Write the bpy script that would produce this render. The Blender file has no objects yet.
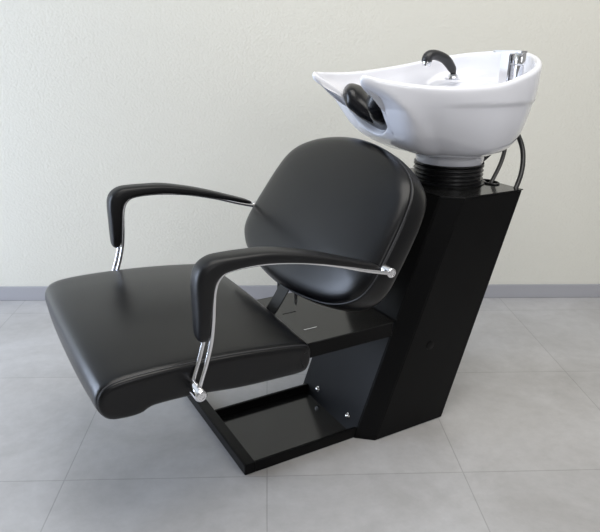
import bpy, bmesh, math, random
from mathutils import Vector, Matrix
random.seed(4)
S = bpy.context.scene
COL = S.collection
PI = math.pi

# ------------------------------------------------------------------ camera, light, exposure
cd = bpy.data.cameras.new('camera'); cam = bpy.data.objects.new('camera', cd); COL.objects.link(cam)
cd.sensor_width = 36.0; cd.lens = 617.4 / 600 * 36.0; cd.clip_start = 0.05
P_, Y_, R_ = 0.3505, 0.056, 0.0167           # tilt down, turn right, roll
fw = Vector((math.sin(Y_) * math.cos(P_), math.cos(Y_) * math.cos(P_), -math.sin(P_)))
rt = Vector((math.cos(Y_), -math.sin(Y_), 0)); up = rt.cross(fw)
rt, up = math.cos(R_) * rt + math.sin(R_) * up, -math.sin(R_) * rt + math.cos(R_) * up
cam.matrix_world = Matrix(((rt.x, up.x, -fw.x, 0), (rt.y, up.y, -fw.y, 0), (rt.z, up.z, -fw.z, 1.0304), (0, 0, 0, 1)))
S.camera = cam
S.view_settings.view_transform = 'Standard'; S.view_settings.look = 'None'
S.view_settings.gamma = 1.0; S.view_settings.use_curve_mapping = False
S.view_settings.exposure = -0.17

w = bpy.data.worlds.new('world'); S.world = w; w.use_nodes = True
w.node_tree.nodes['Background'].inputs[0].default_value = (0.9, 0.95, 1.0, 1)
w.node_tree.nodes['Background'].inputs[1].default_value = 0.4


def area(name, loc, target, sx, sy, power, color):
    l = bpy.data.lights.new(name, 'AREA'); l.shape = 'RECTANGLE'; l.size = sx; l.size_y = sy
    l.energy = power; l.color = color
    o = bpy.data.objects.new(name, l); COL.objects.link(o); o.location = loc
    o.rotation_euler = (Vector(target) - Vector(loc)).to_track_quat('-Z', 'Y').to_euler()
    return o


area('daylight_side_window', (-2.95, 1.55, 0.92), (2, 1.55, 0.92), 1.3, 1.75, 76, (0.68, 0.79, 1.0))
area('added_rear_fill', (1.5, -2.2, 1.8), (0.4, 2.4, 0.9), 1.6, 1.2, 24, (0.98, 0.98, 1.0))  # unseen fill added behind the camera, lifts the right wall and floor
area('ceiling_lamp', (0.6, 0.7, 2.64), (0.6, 0.7, 0), 2.4, 1.8, 57, (1.0, 0.97, 0.915))

# ------------------------------------------------------------------ materials


def new_mat(name):
    m = bpy.data.materials.new(name); m.use_nodes = True
    n = m.node_tree.nodes; return m, n, m.node_tree.links, n['Principled BSDF']


def simple(name, col, rough, metal=0.0, spec=0.5, coat=0.0, coat_rough=0.05):
    m, n, l, b = new_mat(name)
    b.inputs['Base Color'].default_value = (*col, 1); b.inputs['Roughness'].default_value = rough
    b.inputs['Metallic'].default_value = metal; b.inputs['Specular IOR Level'].default_value = spec
    b.inputs['Coat Weight'].default_value = coat; b.inputs['Coat Roughness'].default_value = coat_rough
    return m


def leather():
    m, n, l, b = new_mat('black_leatherette')
    b.inputs['Base Color'].default_value = (0.0015, 0.0015, 0.0022, 1)
    b.inputs['Roughness'].default_value = 0.29; b.inputs['Specular IOR Level'].default_value = 0.37
    tc = n.new('ShaderNodeTexCoord'); vo = n.new('ShaderNodeTexVoronoi'); vo.inputs['Scale'].default_value = 420
    bp = n.new('ShaderNodeBump'); bp.inputs['Strength'].default_value = 0.10; bp.inputs['Distance'].default_value = 0.001
    l.new(tc.outputs['Object'], vo.inputs['Vector']); l.new(vo.outputs['Distance'], bp.inputs['Height'])
    l.new(bp.outputs['Normal'], b.inputs['Normal'])
    return m


def painted_wall():
    m, n, l, b = new_mat('textured_white_paint')
    tc = n.new('ShaderNodeTexCoord')
    nz = n.new('ShaderNodeTexNoise'); nz.inputs['Scale'].default_value = 110; nz.inputs['Detail'].default_value = 3
    n2 = n.new('ShaderNodeTexNoise'); n2.inputs['Scale'].default_value = 1.3; n2.inputs['Detail'].default_value = 2
    cr = n.new('ShaderNodeValToRGB')
    cr.color_ramp.elements[0].color = (0.77, 0.757, 0.688, 1); cr.color_ramp.elements[1].color = (0.80, 0.787, 0.712, 1)
    bp = n.new('ShaderNodeBump'); bp.inputs['Strength'].default_value = 0.35; bp.inputs['Distance'].default_value = 0.005
    l.new(tc.outputs['Object'], nz.inputs['Vector']); l.new(tc.outputs['Object'], n2.inputs['Vector'])
    l.new(n2.outputs['Fac'], cr.inputs['Fac']); l.new(cr.outputs['Color'], b.inputs['Base Color'])
    l.new(nz.outputs['Fac'], bp.inputs['Height']); l.new(bp.outputs['Normal'], b.inputs['Normal'])
    b.inputs['Roughness'].default_value = 0.85
    return m


def floor_tiles():
    m, n, l, b = new_mat('grey_concrete_tile')
    tc = n.new('ShaderNodeTexCoord'); mp = n.new('ShaderNodeMapping')
    mp.inputs['Location'].default_value = (0.0024, 0.5 * 3 - 1.5333 * 5 / 6, 0)
    br = n.new('ShaderNodeTexBrick'); br.offset = 0.0; br.squash = 1.0
    br.inputs['Scale'].default_value = 1.0; br.inputs['Brick Width'].default_value = 0.5; br.inputs['Row Height'].default_value = 0.5
    br.inputs['Mortar Size'].default_value = 0.0016; br.inputs['Mortar Smooth'].default_value = 0.2
    br.inputs['Color1'].default_value = (1, 1, 1, 1); br.inputs['Color2'].default_value = (0.95, 0.955, 0.96, 1)
    br.inputs['Mortar'].default_value = (0.75, 0.75, 0.75, 1)
    n1 = n.new('ShaderNodeTexNoise'); n1.inputs['Scale'].default_value = 3.2; n1.inputs['Detail'].default_value = 6; n1.inputs['Roughness'].default_value = 0.62
    n1.inputs['Distortion'].default_value = 0.6
    n2 = n.new('ShaderNodeTexNoise'); n2.inputs['Scale'].default_value = 24; n2.inputs['Detail'].default_value = 5; n2.inputs['Roughness'].default_value = 0.7
    cr = n.new('ShaderNodeValToRGB')
    cr.color_ramp.elements[0].position = 0.3; cr.color_ramp.elements[0].color = (0.415, 0.405, 0.400, 1)
    cr.color_ramp.elements[1].position = 0.72; cr.color_ramp.elements[1].color = (0.545, 0.540, 0.545, 1)
    c2 = n.new('ShaderNodeValToRGB')
    c2.color_ramp.elements[0].position = 0.3; c2.color_ramp.elements[0].color = (0.90, 0.90, 0.90, 1)
    c2.color_ramp.elements[1].position = 0.65; c2.color_ramp.elements[1].color = (1, 1, 1, 1)
    x1 = n.new('ShaderNodeMix'); x1.data_type = 'RGBA'; x1.blend_type = 'MULTIPLY'; x1.inputs['Factor'].default_value = 1
    x2 = n.new('ShaderNodeMix'); x2.data_type = 'RGBA'; x2.blend_type = 'MULTIPLY'; x2.inputs['Factor'].default_value = 1
    l.new(tc.outputs['Object'], mp.inputs['Vector']); l.new(mp.outputs['Vector'], br.inputs['Vector'])
    l.new(tc.outputs['Object'], n1.inputs['Vector']); l.new(tc.outputs['Object'], n2.inputs['Vector'])
    l.new(n1.outputs['Fac'], cr.inputs['Fac']); l.new(n2.outputs['Fac'], c2.inputs['Fac'])
    l.new(cr.outputs['Color'], x1.inputs[6]); l.new(c2.outputs['Color'], x1.inputs[7])
    l.new(x1.outputs[2], x2.inputs[6]); l.new(br.outputs['Color'], x2.inputs[7])
    l.new(x2.outputs[2], b.inputs['Base Color'])
    bp = n.new('ShaderNodeBump'); bp.inputs['Strength'].default_value = 0.4; bp.inputs['Distance'].default_value = 0.001; bp.invert = True
    l.new(br.outputs['Fac'], bp.inputs['Height']); l.new(bp.outputs['Normal'], b.inputs['Normal'])
    b.inputs['Roughness'].default_value = 0.42; b.inputs['Specular IOR Level'].default_value = 0.4
    return m


def braided():
    m, n, l, b = new_mat('grey_braided_hose')
    tc = n.new('ShaderNodeTexCoord'); wv = n.new('ShaderNodeTexWave'); wv.inputs['Scale'].default_value = 160; wv.bands_direction = 'DIAGONAL'
    cr = n.new('ShaderNodeValToRGB'); cr.color_ramp.elements[0].color = (0.05, 0.05, 0.05, 1); cr.color_ramp.elements[1].color = (0.22, 0.22, 0.21, 1)
    l.new(tc.outputs['Object'], wv.inputs['Vector']); l.new(wv.outputs['Fac'], cr.inputs['Fac']); l.new(cr.outputs['Color'], b.inputs['Base Color'])
    b.inputs['Roughness'].default_value = 0.4; b.inputs['Metallic'].default_value = 0.5
    return m


M = dict(leather=leather(), wall=painted_wall(), floor=floor_tiles(), braid=braided(),
         paint=simple('black_powder_coat', (0.004, 0.004, 0.0042), 0.30, 0, 0.12),
         tray=simple('black_gloss_enamel', (0.010, 0.010, 0.010), 0.14, 0, 0.58),
         ceramic=simple('white_glazed_ceramic', (0.85, 0.86, 0.92), 0.10, 0, 0.5, 0.6, 0.03),
         chrome=simple('polished_chrome', (0.80, 0.80, 0.82), 0.08, 1.0),
         rubber=simple('black_rubber', (0.010, 0.010, 0.011), 0.32, 0, 0.5),
         gel=simple('black_gel_rubber', (0.008, 0.008, 0.010), 0.25, 0, 0.4),
         armpad=simple('black_polyurethane', (0.008, 0.008, 0.009), 0.36, 0, 0.30),
         thread=simple('dark_grey_thread', (0.045, 0.045, 0.05), 0.45, 0, 0.5),
         plastic=simple('black_grained_plastic', (0.022, 0.022, 0.024), 0.35, 0, 0.5),
         base=simple('grey_baseboard', (0.43, 0.43, 0.46), 0.35, 0, 0.4),
         trim=simple('light_sealant', (0.66, 0.66, 0.66), 0.5),
         farwall=simple('dimmed_unseen_wall', (0.34, 0.33, 0.32), 0.9),  # unseen walls toned down so the black parts reflect less light
         ceil=simple('white_ceiling_paint', (0.82, 0.82, 0.80), 0.9))

# ------------------------------------------------------------------ helpers


def obj(name, bm, mat, parent=None, smooth=True, angle=40):
    bmesh.ops.recalc_face_normals(bm, faces=bm.faces[:])
    me = bpy.data.meshes.new(name); bm.to_mesh(me); bm.free()
    for p in me.polygons: p.use_smooth = smooth
    if smooth: me.set_sharp_from_angle(angle=math.radians(angle))
    me.materials.append(mat)
    o = bpy.data.objects.new(name, me); COL.objects.link(o)
    if parent: o.parent = parent
    return o


def loft(bm, rings, closed_u=True, cap0=False, cap1=False):
    vs = [[bm.verts.new(p) for p in r] for r in rings]
    for a, b in zip(vs, vs[1:]):
        n = len(a)
        for i in range(n if closed_u else n - 1):
            j = (i + 1) % n
            bm.faces.new((a[i], a[j], b[j], b[i]))
    if cap0: bm.faces.new(vs[0])
    if cap1: bm.faces.new(vs[-1][::-1])
    return vs


def crom(pts, closed=False, sub=8):
    """Catmull-Rom through points (tuples of any length)"""
    n = len(pts); out = []
    segs = n if closed else n - 1
    for i in range(segs):
        g = lambda k: pts[k % n] if closed else pts[min(max(k, 0), n - 1)]
        p0, p1, p2, p3 = g(i - 1), g(i), g(i + 1), g(i + 2)
        for s in range(sub):
            t = s / sub
            out.append(tuple(0.5 * (2 * b + (c - a) * t + (2 * a - 5 * b + 4 * c - d) * t * t + (3 * b - a - 3 * c + d) * t ** 3)
                             for a, b, c, d in zip(p0, p1, p2, p3)))
    if not closed: out.append(tuple(pts[-1]))
    return out


def tube(bm, pts, r, seg=12, closed=False, caps=True):
    pts = [Vector(p) for p in pts]; n = len(pts)
    rad = r if isinstance(r, (list, tuple)) else [r] * n
    tan = []
    for i in range(n):
        a = pts[(i - 1) % n] if closed or i else pts[0]
        b = pts[(i + 1) % n] if closed or i < n - 1 else pts[-1]
        tan.append((b - a).normalized())
    nrm = tan[0].orthogonal().normalized(); rings = []
    for i in range(n):
        nrm = (nrm - tan[i] * nrm.dot(tan[i])).normalized()
        bi = tan[i].cross(nrm)
        rings.append([pts[i] + rad[i] * (math.cos(2 * PI * k / seg) * nrm + math.sin(2 * PI * k / seg) * bi) for k in range(seg)])
    if closed: rings.append(rings[0])
    if closed:
        vs = [[bm.verts.new(p) for p in q] for q in rings[:-1]]
        for i in range(n):
            a, b = vs[i], vs[(i + 1) % n]
            for k in range(seg):
                j = (k + 1) % seg; bm.faces.new((a[k], a[j], b[j], b[k]))
    else:
        loft(bm, rings, True, caps, caps)


def lathe(bm, prof, origin=(0, 0, 0), axis=(0, 0, 1), seg=32, cap0=True, cap1=True):
    q = Vector((0, 0, 1)).rotation_difference(Vector(axis).normalized()); o = Vector(origin)
    rings = [[o + q @ Vector((r * math.cos(2 * PI * k / seg), r * math.sin(2 * PI * k / seg), z)) for k in range(seg)] for r, z in prof]
    loft(bm, rings, True, cap0, cap1)


def box(bm, lo, hi, bev=0.0, seg=2):
    vs = bmesh.ops.create_cube(bm, size=1.0)['verts']
    for v in vs:
        v.co = Vector([lo[i] if v.co[i] < 0 else hi[i] for i in range(3)])
    if bev:
        es = list({e for v in vs for e in v.link_edges})
        bmesh.ops.bevel(bm, geom=es, offset=bev, segments=seg, affect='EDGES')


def offset_poly(pts, d):
    """inset a closed CCW polygon by d along averaged normals"""
    n = len(pts); out = []
    for i in range(n):
        ax, ay = pts[i - 1]; bx, by = pts[(i + 1) % n]
        tx, ty = bx - ax, by - ay; L = math.hypot(tx, ty) or 1
        out.append((pts[i][0] - ty / L * d, pts[i][1] + tx / L * d))
    return out


def resample(pts, n):
    P = pts + [pts[0]]; d = [0]
    for a, b in zip(P, P[1:]): d.append(d[-1] + math.dist(a, b))
    out = []; k = 0
    for i in range(n):
        t = d[-1] * i / n
        while d[k + 1] < t: k += 1
        f = (t - d[k]) / ((d[k + 1] - d[k]) or 1)
        out.append(tuple(x + (y - x) * f for x, y in zip(P[k], P[k + 1])))
    return out


def ccw(pts):
    a = sum(p[0] * q[1] - q[0] * p[1] for p, q in zip(pts, pts[1:] + pts[:1]))
    return pts if a > 0 else pts[::-1]


def smooth(a, b, x):
    t = min(max((x - a) / (b - a), 0), 1); return t * t * (3 - 2 * t)


# ------------------------------------------------------------------ the room
WALL = 2.4166


def struct(name, lo, hi, mat):
    bm = bmesh.new(); box(bm, lo, hi); o = obj(name, bm, mat, smooth=False); o['kind'] = 'structure'; return o


struct('floor', (-3.1, -2.4, -0.1), (2.5, WALL + 0.1, 0.0), M['floor'])
struct('wall_back', (-2.7, WALL, 0.0), (2.5, WALL + 0.1, 2.7), M['wall'])
struct('wall_left', (-3.1, -2.4, 0.0), (-3.0, WALL, 2.7), M['wall'])
struct('wall_right', (2.4, -2.4, 0.0), (2.5, WALL, 2.7), M['farwall'])
struct('wall_front', (-3.0, -2.4, 0.0), (2.4, -2.3, 2.7), M['farwall'])
struct('ceiling', (-3.1, -2.4, 2.7), (2.5, WALL + 0.1, 2.8), M['ceil'])
bm = bmesh.new(); box(bm, (-3.0, WALL - 0.010, 0.0), (2.4, WALL, 0.060), 0.002)
o = obj('baseboard_back', bm, M['base']); o['kind'] = 'structure'

# ------------------------------------------------------------------ the shampoo unit (x: towards basin, y: far side, z: up)
unit = bpy.data.objects.new('shampoo_chair', None); COL.objects.link(unit)
unit.location = (0.2105, 1.5780, 0.0); unit.rotation_euler = (0, 0, math.radians(27))
unit['label'] = 'black leatherette salon backwash chair with white ceramic basin on slanted black pedestal'
unit['category'] = 'shampoo chair'

# --- pedestal: leaning black sheet-metal column, chamfered front
ZT = 0.657


def section(z):
    t = z / ZT
    sf = -0.045 + 0.235 * t; sc = 0.0 + 0.237 * t; sb = 0.241 + 0.210 * t
    return [(sf, -0.145, z), (sc, -0.183, z), (sb, -0.183, z), (sb, 0.183, z), (sc, 0.183, z), (sf, 0.145, z)]


bm = bmesh.new()
loft(bm, [section(0.0), section(ZT)], True, True, True)
bmesh.ops.recalc_face_normals(bm, faces=bm.faces[:])
bmesh.ops.bevel(bm, geom=bm.edges[:], offset=0.0025, segments=2, affect='EDGES')
ped = obj('pedestal', bm, M['paint'], unit)
bm = bmesh.new()   # folded top plate with a slim overhang
tp = section(ZT); cxm = sum(p[0] for p in tp) / 6
loft(bm, [[(cxm + (p[0] - cxm) * 1.008, p[1] * 1.008, zz) for p in tp] for zz in (ZT - 0.0005, ZT + 0.0022)], True, True, True)
bmesh.ops.recalc_face_normals(bm, faces=bm.faces[:])
bmesh.ops.bevel(bm, geom=bm.edges[:], offset=0.0008, segments=2, affect='EDGES')
obj('top_plate', bm, M['tray'], ped)
# bolts low on the pedestal's front face
ax = Vector((-1, 0, 0.345)).normalized()
for y in (0.067, -0.095):
    bm = bmesh.new()
    lathe(bm, [(0.0085, 0.0), (0.0085, 0.002), (0.0065, 0.003), (0.0062, 0.006), (0.004, 0.0085), (0.0005, 0.0092)], (-0.0312, y, 0.039), ax, 20)
    b = obj('bolt', bm, M['chrome'], ped); b['label'] = 'chrome bolt head'
bm = bmesh.new(); lathe(bm, [(0.013, 0.0), (0.013, 0.0012), (0.011, 0.002)], (0.168, -0.1832, 0.253), (0, -1, 0), 28)
obj('side_plug', bm, M['paint'], ped)
bm = bmesh.new()   # oval grommet round the hose hole
tube(bm, [(0.470 + 0.020 * math.cos(a), -0.06 + 0.032 * math.sin(a), 0) for a in [2 * PI * k / 28 for k in range(28)]], 0.003, 8, True)
for v in bm.verts: v.co.x -= 0.043; v.co.y -= 0.022; v.co.z += ZT + 0.004
obj('hose_grommet', bm, M['rubber'], ped)

# --- seat shelf: folded plate with two slots and side lips
bm = bmesh.new()
xs = [-0.50, -0.176, -0.134, 0.066]; ys = [-0.150, -0.0845, -0.0795, 0.0270, 0.0320, 0.150]
for z in (0.330, 0.333):
    for i in range(3):
        for j in range(5):
            if i == 1 and j in (1, 3): continue
            bm.faces.new([bm.verts.new(p) for p in ((xs[i], ys[j], z), (xs[i + 1], ys[j], z), (xs[i + 1], ys[j + 1], z), (xs[i], ys[j + 1], z))])
for j in (1, 3):
    q = [(xs[1], ys[j]), (xs[2], ys[j]), (xs[2], ys[j + 1]), (xs[1], ys[j + 1])]
    for a, b in zip(q, q[1:] + q[:1]):
        bm.faces.new([bm.verts.new(p) for p in ((*a, 0.330), (*b, 0.330), (*b, 0.333), (*a, 0.333))])
bmesh.ops.remove_doubles(bm, verts=bm.verts[:], dist=1e-5)
box(bm, (-0.50, -0.153, 0.292), (0.058, -0.150, 0.3335), 0.0016, 1)
box(bm, (-0.50, 0.150, 0.292), (0.058, 0.153, 0.333), 0.001)
box(bm, (-0.503, -0.153, 0.292), (-0.50, 0.153, 0.333), 0.001)
shelf = obj('seat_shelf', bm, M['tray'], unit, smooth=False)
shelf.data.materials.append(M['paint'])
for p in shelf.data.polygons:
    if abs(p.center.y) > 0.1495 and abs(p.normal.z) < 0.3: p.material_index = 1

bm = bmesh.new(); box(bm, (-0.175, -0.0838, 0.3325), (-0.135, -0.0802, 0.3342), 0.0005)  # chrome strip added to give the near slot its glint
o = obj('slot_glint', bm, M['chrome'], shelf); o['label'] = 'added bright strip standing in for a glint at the shelf slot'

# --- base tray on the floor: glossy plate, raised edges, long front bar
bm = bmesh.new(); box(bm, (-0.350, -0.134, 0.001), (-0.040, 0.120, 0.006))
tray = obj('base_tray', bm, M['tray'], unit, smooth=False)
bm = bmesh.new(); box(bm, (-0.345, -0.143, 0.0), (-0.036, -0.134, 0.030), 0.0015)
obj('side_rail', bm, M['paint'], tray)
bm = bmesh.new(); box(bm, (-0.345, 0.118, 0.0), (-0.036, 0.127, 0.030), 0.0015)
obj('side_rail', bm, M['paint'], tray)
bm = bmesh.new(); box(bm, (-0.374, -0.143, 0.0), (-0.344, 0.30, 0.030), 0.0015)
obj('front_bar', bm, M['paint'], tray)

# --- seat cushion
prof = crom([(-0.690, 0.3565), (-0.712, 0.361), (-0.727, 0.376), (-0.733, 0.398), (-0.728, 0.418), (-0.712, 0.432), (-0.675, 0.439),
             (-0.60, 0.4405), (-0.50, 0.437), (-0.40, 0.429), (-0.32, 0.419), (-0.290, 0.413), (-0.281, 0.404), (-0.279, 0.385), (-0.284, 0.362),
             (-0.300, 0.350), (-0.36, 0.350), (-0.45, 0.354), (-0.55, 0.3650), (-0.615, 0.3670), (-0.636, 0.3650), (-0.650, 0.3580), (-0.668, 0.3555)], True, 6)
prof = ccw(resample(prof, 120))
HW = 0.292


def seat_ring(y, inset, crown):
    p = offset_poly(prof, inset) if inset else prof
    out = []
    f = 1 - (abs(y) / HW) ** 2.4
    for s, z in p:
        top = smooth(0.385, 0.425, z)
        front = smooth(-0.64, -0.73, s)
        back = smooth(-0.33, -0.27, s)
        out.append((s - 0.010 * f * front + 0.006 * f * back, y, z + crown * f * top * (1 - 0.6 * back)))
    return out


bm = bmesh.new(); rings = []
st = [(-HW - 0.002, 0.026), (-HW - 0.0025, 0.014), (-HW - 0.002, 0.0070), (-HW, 0.0035), (-HW + 0.0025, 0.0014), (-HW + 0.0035, 0.0016),
      (-HW + 0.0050, 0.0024), (-HW + 0.0065, 0.0010), (-HW + 0.009, -0.0006), (-HW + 0.016, -0.0014), (-HW + 0.030, -0.0016)]
rest = [-0.24, -0.20, -0.15, -0.10, -0.05]
full = st + [(y, -0.001) for y in rest] + [(0.0, -0.001)] + [(-y, -0.001) for y in rest[::-1]] + [(-y, i) for y, i in st[::-1]]
rings = [seat_ring(y, i, 0.016) for y, i in full]
loft(bm, rings, True, True, True)
seat = obj('seat', bm, M['leather'], unit, angle=60)
for sg in (-1, 1):
    bm = bmesh.new()
    pp = [p for p in seat_ring(sg * (HW - 0.0048), 0.0016, 0.016)]
    tube(bm, pp, 0.0013, 6, True)
    obj('seam', bm, M['thread'], seat)

# --- backrest
half = [(0.0, 0.268), (-0.07, 0.264), (-0.14, 0.252), (-0.205, 0.231), (-0.252, 0.204), (-0.280, 0.170), (-0.294, 0.125), (-0.302, 0.07),
        (-0.308, 0.0), (-0.308, -0.045), (-0.292, -0.085), (-0.250, -0.117), (-0.19, -0.138), (-0.10, -0.153), (0.0, -0.160)]
outl = half + [(-a, b) for a, b in half[-2:0:-1]]
outl = ccw(resample(crom(outl, True, 6), 128))
UPV = Vector((0.545, 0, 0.838)); NV = Vector((-0.838, 0, 0.545)); REF = Vector((-0.115, 0, 0.570))


def back_pt(a, h, d): return REF + UPV * h + NV * d + Vector((0, a, 0))


def back_ring(inset, depth, scale=1.0):
    p = offset_poly(outl, inset) if inset else outl
    cx, cy = 0.0, 0.055
    return [back_pt(cx + (a - cx) * scale, cy + (h - cy) * scale, depth) for a, h in p]


bm = bmesh.new()
rings = [back_ring(0.03, -0.068, 0.3), back_ring(0.03, -0.068, 0.85), back_ring(0.022, -0.068), back_ring(0.012, -0.066), back_ring(0.005, -0.060), back_ring(0.001, -0.049),
         back_ring(-0.002, -0.028), back_ring(-0.001, -0.010), back_ring(0.0, -0.004), back_ring(0.003, -0.002), back_ring(0.0015, 0.0), back_ring(0.004, 0.005), back_ring(0.010, 0.011),
         back_ring(0.020, 0.0165), back_ring(0.034, 0.021), back_ring(0.050, 0.0245), back_ring(0.050, 0.029, 0.85), back_ring(0.050, 0.0335, 0.62), back_ring(0.050, 0.036, 0.38), back_ring(0.050, 0.037, 0.15)]
loft(bm, rings, True, True, True)
back = obj('backrest', bm, M['leather'], unit, angle=70)
bm = bmesh.new(); tube(bm, back_ring(0.0015, -0.002), 0.0016, 6, True); obj('seam', bm, M['thread'], back)
# strap between backrest and seat, zip pulls of the cover
bm = bmesh.new()
pth = [(-0.182, 0.448), (-0.198, 0.424), (-0.216, 0.397), (-0.238, 0.368), (-0.262, 0.350), (-0.295, 0.345)]
loft(bm, [[(s - 0.004, -0.036, z - 0.003), (s - 0.004, 0.010, z - 0.003), (s + 0.004, 0.010, z + 0.003), (s + 0.004, -0.036, z + 0.003)] for s, z in crom(pth, False, 4)], True, True, True)
obj('hinge_strap', bm, M['leather'], unit, angle=30)
for y, s in ((-0.052, -0.182), (0.026, -0.190)):
    bm = bmesh.new(); box(bm, (s - 0.003, y - 0.004, 0.411), (s + 0.003, y + 0.004, 0.432), 0.001)
    z0 = 0.404
    tube(bm, [(s, y + 0.0045 * math.cos(a), z0 + 0.009 * math.sin(a)) for a in [2 * PI * k / 16 for k in range(16)]], 0.0014, 6, True)
    z = obj('zip_pull', bm, M['plastic'], back)

# --- armrests
pad = [(-0.537, 0.496, 0.004, 0.010), (-0.537, 0.501, 0.0095, 0.017), (-0.536, 0.513, 0.0125, 0.021), (-0.5340, 0.545, 0.0150, 0.0235), (-0.5315, 0.58, 0.0178, 0.0245),
       (-0.5295, 0.607, 0.0200, 0.0250), (-0.5235, 0.627, 0.0225, 0.0255), (-0.510, 0.6385, 0.0210, 0.0255), (-0.490, 0.6440, 0.0168, 0.0255), (-0.45, 0.6460, 0.0142, 0.0255),
       (-0.40, 0.6440, 0.0134, 0.0255), (-0.336, 0.633, 0.0118, 0.025), (-0.28, 0.6195, 0.0104, 0.024), (-0.23, 0.605, 0.0090, 0.0225),
       (-0.18, 0.590, 0.0073, 0.0195), (-0.15, 0.581, 0.0058, 0.0165), (-0.134, 0.576, 0.003, 0.011)]
rod = [(-0.106, 0.562), (-0.118, 0.564), (-0.145, 0.571), (-0.19, 0.584), (-0.25, 0.6035), (-0.33, 0.6235), (-0.40, 0.6335), (-0.45, 0.6355), (-0.487, 0.632),
       (-0.504, 0.620), (-0.5125, 0.600), (-0.516, 0.57), (-0.518, 0.54), (-0.523, 0.50), (-0.533, 0.46), (-0.545, 0.425), (-0.553, 0.400)]
YC = 0.315


def sgnpow(v, e): return math.copysign(abs(v) ** e, v)


for sg in (-1, 1):
    path = crom(pad, False, 5); rings = []
    for i, (s, z, t, hw) in enumerate(path):
        a = path[max(i - 1, 0)]; b = path[min(i + 1, len(path) - 1)]
        L = math.hypot(b[0] - a[0], b[1] - a[1]); tx, tz = (b[0] - a[0]) / L, (b[1] - a[1]) / L
        nx, nz = -tz, tx
        rings.append([(s + nx * t * sgnpow(math.cos(q), 0.62), sg * YC + hw * sgnpow(math.sin(q), 0.62), z + nz * t * sgnpow(math.cos(q), 0.62))
                      for q in [2 * PI * k / 32 for k in range(32)]])
    bm = bmesh.new(); loft(bm, rings, True, True, True)
    arm = obj('armrest', bm, M['armpad'], unit, angle=60)
    for dy in (-0.0165, 0.0165):
        bm = bmesh.new(); tube(bm, [(s, sg * YC + dy, z) for s, z in crom(rod, False, 5)], 0.0044, 12)
        r = obj('chrome_rod', bm, M['chrome'], arm); r['label'] = 'bent chrome rod'
    for (s, z, y0, y1) in ((-0.553, 0.395, 0.280, 0.348), (-0.106, 0.562, 0.285, 0.336)):
        bm = bmesh.new()
        L = y1 - y0
        q = 0.0128 if s < -0.4 else 0.0115
        lathe(bm, [(0.008, 0.0), (q, 0.003), (q, L - 0.004), (0.0105, L - 0.0012), (0.009, L), (0.0065, L), (0.006, L - 0.0015), (0.0035, L - 0.0015), (0.003, L - 0.0005)],
              (s, sg * y0, z), (0, sg, 0), 28)
        k = obj('mounting_boss', bm, M['chrome'], arm); k['label'] = 'round chrome boss'

# --- bellows between pedestal and basin
CX = 0.345
bm = bmesh.new()
pr = [(0.100, 0.6588), (0.106, 0.6590), (0.1065, 0.662)]
z = 0.6615
for k in range(4):
    pr += [(0.094, z + 0.0025), (0.0935, z + 0.0045), (0.0985 - 0.0, z + 0.0075), (0.0985, z + 0.0095), (0.094, z + 0.0118)]
    z += 0.0118
pr += [(0.098, z + 0.002), (0.098, z + 0.005), (0.090, z + 0.006)]
lathe(bm, pr, (CX, 0, 0), (0, 0, 1), 56)
obj('bellows', bm, M['rubber'], unit, angle=50)

# --- ceramic basin: a rim curve with two horns and a neck notch, lofted to a round foot
nearz = [0.957, 0.948, 0.940, 0.934, 0.934, 0.939, 0.955, 0.974, 0.992, 1.006]
farz = [0.955, 0.953, 0.951, 0.952, 0.958, 0.967, 0.980, 0.993, 1.004, 1.010]
plan = [(-0.040, 0.118), (0.0, 0.138), (0.06, 0.163), (0.14, 0.187), (0.22, 0.200), (0.30, 0.205), (0.38, 0.198), (0.455, 0.178), (0.518, 0.132), (0.556, 0.070)]
notch = [(-0.052, 0.104, 0.955), (-0.040, 0.092, 0.946), (-0.008, 0.088, 0.928), (0.025, 0.080, 0.906), (0.055, 0.067, 0.878), (0.082, 0.045, 0.850), (0.096, 0.022, 0.832)]
nearnotch = [(-0.050, 0.104, 0.957), (-0.036, 0.094, 0.948), (-0.002, 0.094, 0.928), (0.032, 0.089, 0.902), (0.062, 0.076, 0.874), (0.086, 0.051, 0.847), (0.098, 0.024, 0.831)]
rim = [(0.567, 0.0, 1.012)]
rim += [(s, y, zz) for (s, y), zz in list(zip(plan, farz))[::-1]]
rim += [(s, y, zz) for s, y, zz in notch] + [(0.100, 0.0, 0.826)] + [(s, -y, zz) for s, y, zz in nearnotch[::-1]]
rim += [(s, -y, zz) for (s, y), zz in zip(plan, nearz)]
rim = crom(rim, True, 6)
NR = len(rim)
WZ = 0.737; WR = 0.0965
DC = (0.335, 0.0); DZ = 0.800


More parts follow.
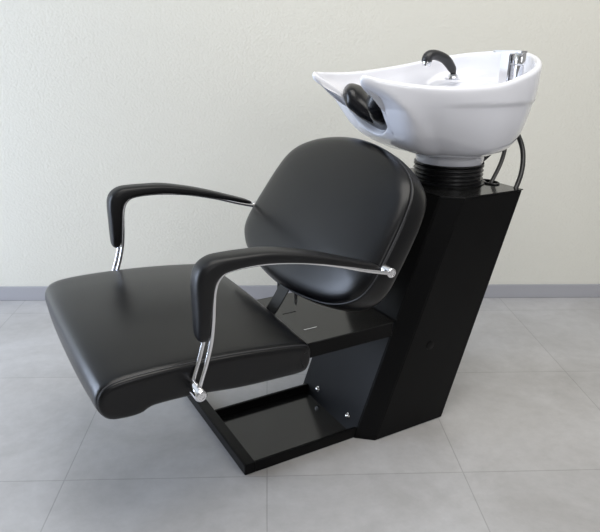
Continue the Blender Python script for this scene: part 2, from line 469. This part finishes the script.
def basin_profile(i):
    x, y, zr = rim[i]
    th = math.atan2(y, x - CX)
    c = math.cos(th)
    ex = 2.3 - 0.75 * smooth(0.0, 0.95, -c)
    nx, ny = WR * math.cos(th), WR * math.sin(th)
    dx, dy = x - CX, y
    L = math.hypot(dx, dy)
    pts = []
    # foot
    for r, zz in ((0.084, 0.7015), (0.088, 0.703), (0.0915, 0.708), (0.094, 0.716), (0.0955, 0.727)):
        pts.append((CX + r * math.cos(th), r * math.sin(th), zz))
    m = smooth(-2.5, -2.2, th) * (1 - smooth(-0.55, -0.25, th))
    zt = zr - 0.011
    wf = smooth(0.78, 0.955, -c)
    in_notch = 11 * 6 <= i <= 25 * 6
    FT = [(0.737, 0.2485), (0.745, 0.210), (0.757, 0.165), (0.773, 0.129), (0.795, 0.092), (0.815, 0.070), (0.85, 0.047), (0.88, 0.028), (0.92, -0.012), (0.957, -0.050), (1.1, -0.2)]

    def front(zz):
        for (z0, s0), (z1, s1) in zip(FT, FT[1:]):
            if zz <= z1: return (CX - (s0 + (s1 - s0) * (zz - z0) / (z1 - z0))) / max(-c, 0.3) ** 0.55
        return L
    tc = (0.887 - WZ) / max(zt - WZ, 0.05)
    for t in (0.0, 0.015, 0.04, 0.08, 0.13, 0.19, 0.26, 0.34, 0.42, 0.48, 0.53, 0.56, 0.58, 0.60, 0.62, 0.64, 0.66, 0.68, 0.70, 0.72, 0.74, 0.76, 0.78, 0.80, 0.83, 0.87, 0.92, 0.96, 1.0):
        f = (1 - (1 - t) ** ex) ** (1 / ex)
        r = WR + (L - WR) * f * (0.45 + 0.55 * smooth(-0.01, 0.11, t))
        r -= m * 0.0045 * (1 - smooth(tc - 0.012, tc + 0.012, t)) * smooth(0.0, tc - 0.05, t)
        if wf > 0:
            rf = front(WZ + (zt - WZ) * t); rf += (L - rf) * smooth(0.80, 1.0, t)
            if not in_notch: rf = min(rf, L)
            r += (rf - r) * wf
        pts.append((CX + r * math.cos(th), r * math.sin(th), WZ + (zt - WZ) * t))
    # rounded lip, then inside
    px, py = rim[i - 1][:2]; qx, qy = rim[(i + 1) % NR][:2]
    tx, ty = qx - px, qy - py; Lt = math.hypot(tx, ty) or 1
    inx, iny = -ty / Lt, tx / Lt          # inward normal of the CCW plan curve
    T = 0.021 - 0.010 * smooth(0.075, 0.02, x) * (1 if abs(y) < 0.125 else 0.6)
    for a in (20, 40, 65, 90, 115, 140, 165):
        q = math.radians(a)
        o = T / 2 * (1 - math.cos(q)); h = 0.011 * math.sin(q)
        pts.append((x + inx * o, y + iny * o, zr - 0.011 + h))
    ix, iy = x + inx * T, y + iny * T
    lw = smooth(0.05, 0.35, c)
    for fr, zb, zl in ((0.0, 0.04, 0.04), (0.04, 0.14, 0.18), (0.09, 0.27, 0.30), (0.15, 0.40, 0.345), (0.24, 0.55, 0.36), (0.36, 0.71, 0.375), (0.48, 0.83, 0.42),
                       (0.58, 0.90, 0.62), (0.70, 0.955, 0.84), (0.82, 0.985, 0.96), (0.92, 1.0, 1.0)):
        zz = zb * (1 - lw) + zl * lw
        ztop = zr - 0.012
        pts.append((ix + (DC[0] - ix) * fr, iy + (DC[1] - iy) * fr, ztop + (DZ - ztop) * zz))
    return pts


bm = bmesh.new()
cols = [basin_profile(i) for i in range(NR)]
rings = [[c[k] for c in cols] for k in range(len(cols[0]))]
loft(bm, rings, True, True, True)
basin = obj('basin', bm, M['ceramic'], unit, angle=75)
bm = bmesh.new(); lathe(bm, [(0.026, 0.0), (0.026, 0.0025), (0.020, 0.004), (0.008, 0.003)], (DC[0], DC[1], DZ - 0.001), (0, 0, 1), 28)
o = obj('drain_cover', bm, M['chrome'], basin); o['label'] = 'round chrome drain cover'

# --- neck cushion seated in the notch
U = crom([(0.026, 0.080, 0.906), (0.042, 0.072, 0.893), (0.062, 0.059, 0.870), (0.083, 0.040, 0.846), (0.097, 0.018, 0.833), (0.101, 0.0, 0.829)], False, 5)
U = U + [(a, -b, c) for a, b, c in U[-2::-1]]
rings = []
for i, (s, y, zz) in enumerate(U):
    a = Vector(U[max(i - 1, 0)]); b = Vector(U[min(i + 1, len(U) - 1)]); t = (b - a).normalized()
    f = i / (len(U) - 1); e = min(f, 1 - f)
    fat = max(0.12, math.sqrt(max(0.0, 1 - (1 - min(e / 0.14, 1)) ** 2)))
    lng = Vector((-0.80, 0, 0.42)); lng = (lng - t * lng.dot(t)).normalized()
    nn = lng.cross(t).normalized()
    if nn.y * y > 0 or (abs(y) < 1e-6 and nn.z < 0): nn = -nn
    if abs(y) < 0.02 and nn.z < 0: nn = -nn
    c0 = Vector((s, y, zz)) + nn * 0.010 - lng * 0.003
    rings.append([c0 + lng * (0.046 * (0.25 + 0.75 * fat)) * sgnpow(math.cos(q), 0.8) + nn * 0.025 * fat * sgnpow(math.sin(q), 0.8) for q in [2 * PI * k / 28 for k in range(28)]])
bm = bmesh.new(); loft(bm, rings, True, True, True)
o = obj('neck_cushion', bm, M['gel'], basin, angle=60); o['label'] = 'black gel neck cushion in the notch'

# --- mixer tap on the rear deck
bm = bmesh.new()
box(bm, (0.446, -0.085, 0.928), (0.474, -0.051, 1.006), 0.003)
tap = obj('mixer_tap', bm, M['chrome'], basin); tap['label'] = 'chrome mixer tap with flat lever'
bm = bmesh.new(); lathe(bm, [(0.016, 0.0), (0.016, 0.004), (0.0135, 0.006), (0.0135, 0.046), (0.0115, 0.048)], (0.462, -0.104, 0.930), (0, 0, 1), 24)
obj('tap_body', bm, M['chrome'], tap)
bm = bmesh.new(); lathe(bm, [(0.012, 0.0), (0.0155, 0.002), (0.0155, 0.026), (0.013, 0.030)], (0.462, -0.1045, 0.980), (0, 0, 1), 24)
obj('cartridge_cap', bm, M['chrome'], tap)
bm = bmesh.new(); box(bm, (0.447, -0.120, 1.008), (0.473, -0.020, 1.0135), 0.002)
obj('lever', bm, M['chrome'], tap)
# collar that holds the hand shower
bm = bmesh.new(); lathe(bm, [(0.022, 0.0), (0.025, 0.002), (0.025, 0.006), (0.016, 0.009), (0.0145, 0.0150), (0.0118, 0.0155), (0.0112, 0.011), (0.002, 0.011)], (0.424, 0.100, 0.929), (0, 0, 1), 32)
o = obj('shower_collar', bm, M['chrome'], basin); o['label'] = 'chrome collar'

# --- water pipes below the basin


def hose(name, pts, r, mat, label=None):
    bm = bmesh.new(); tube(bm, crom(pts, False, 8), r, 12)
    o = obj(name, bm, mat, unit)
    if label: o['label'] = label
    return o


hose('water_hose', [(0.470, -0.07, 0.850), (0.492, -0.095, 0.805), (0.497, -0.120, 0.765), (0.487, -0.140, 0.728), (0.468, -0.155, 0.690), (0.440, -0.166, 0.652)], 0.0068, M['rubber'])
hose('water_hose', [(0.455, -0.07, 0.810), (0.474, -0.080, 0.768), (0.472, -0.082, 0.735), (0.459, -0.082, 0.698), (0.428, -0.082, 0.645)], 0.0058, M['braid'], 'grey braided hose')
hose('drain_hose', [(0.480, -0.05, 0.800), (0.474, -0.058, 0.768), (0.450, -0.054, 0.738), (0.425, -0.045, 0.714), (0.400, -0.035, 0.700)], 0.006, M['rubber'])

# ------------------------------------------------------------------ hand shower parked in the collar
sh = bpy.data.objects.new('hand_shower', None); COL.objects.link(sh)
base = unit.matrix_basis @ Vector((0.424, 0.100, 0.942))
sh.location = base; sh.rotation_euler = (0, 0, math.radians(27))
sh['label'] = 'black arched hand shower with chrome nozzle standing in the white basin'
sh['category'] = 'hand shower'
A = crom([(0.0, 0, 0.0005, 0.0080), (-0.001, 0, 0.0075, 0.0085), (-0.006, 0, 0.0165, 0.0118), (-0.020, 0, 0.0315, 0.0135), (-0.037, 0, 0.0440, 0.0138), (-0.058, 0, 0.0520, 0.0138), (-0.080, 0, 0.0555, 0.0142),
          (-0.096, 0, 0.0530, 0.0150), (-0.1035, 0, 0.046, 0.0152), (-0.105, 0, 0.037, 0.0145)], False, 5)
bm = bmesh.new(); tube(bm, [a[:3] for a in A], [a[3] for a in A], 20)
obj('handle', bm, M['plastic'], sh, angle=50)
bm = bmesh.new(); lathe(bm, [(0.0125, 0.0), (0.0130, 0.002), (0.0130, 0.011), (0.0115, 0.014), (0.003, 0.0135)], (-0.105, 0, 0.039), (0, 0, -1), 24)
o = obj('nozzle', bm, M['chrome'], sh); o['label'] = 'chrome nozzle'
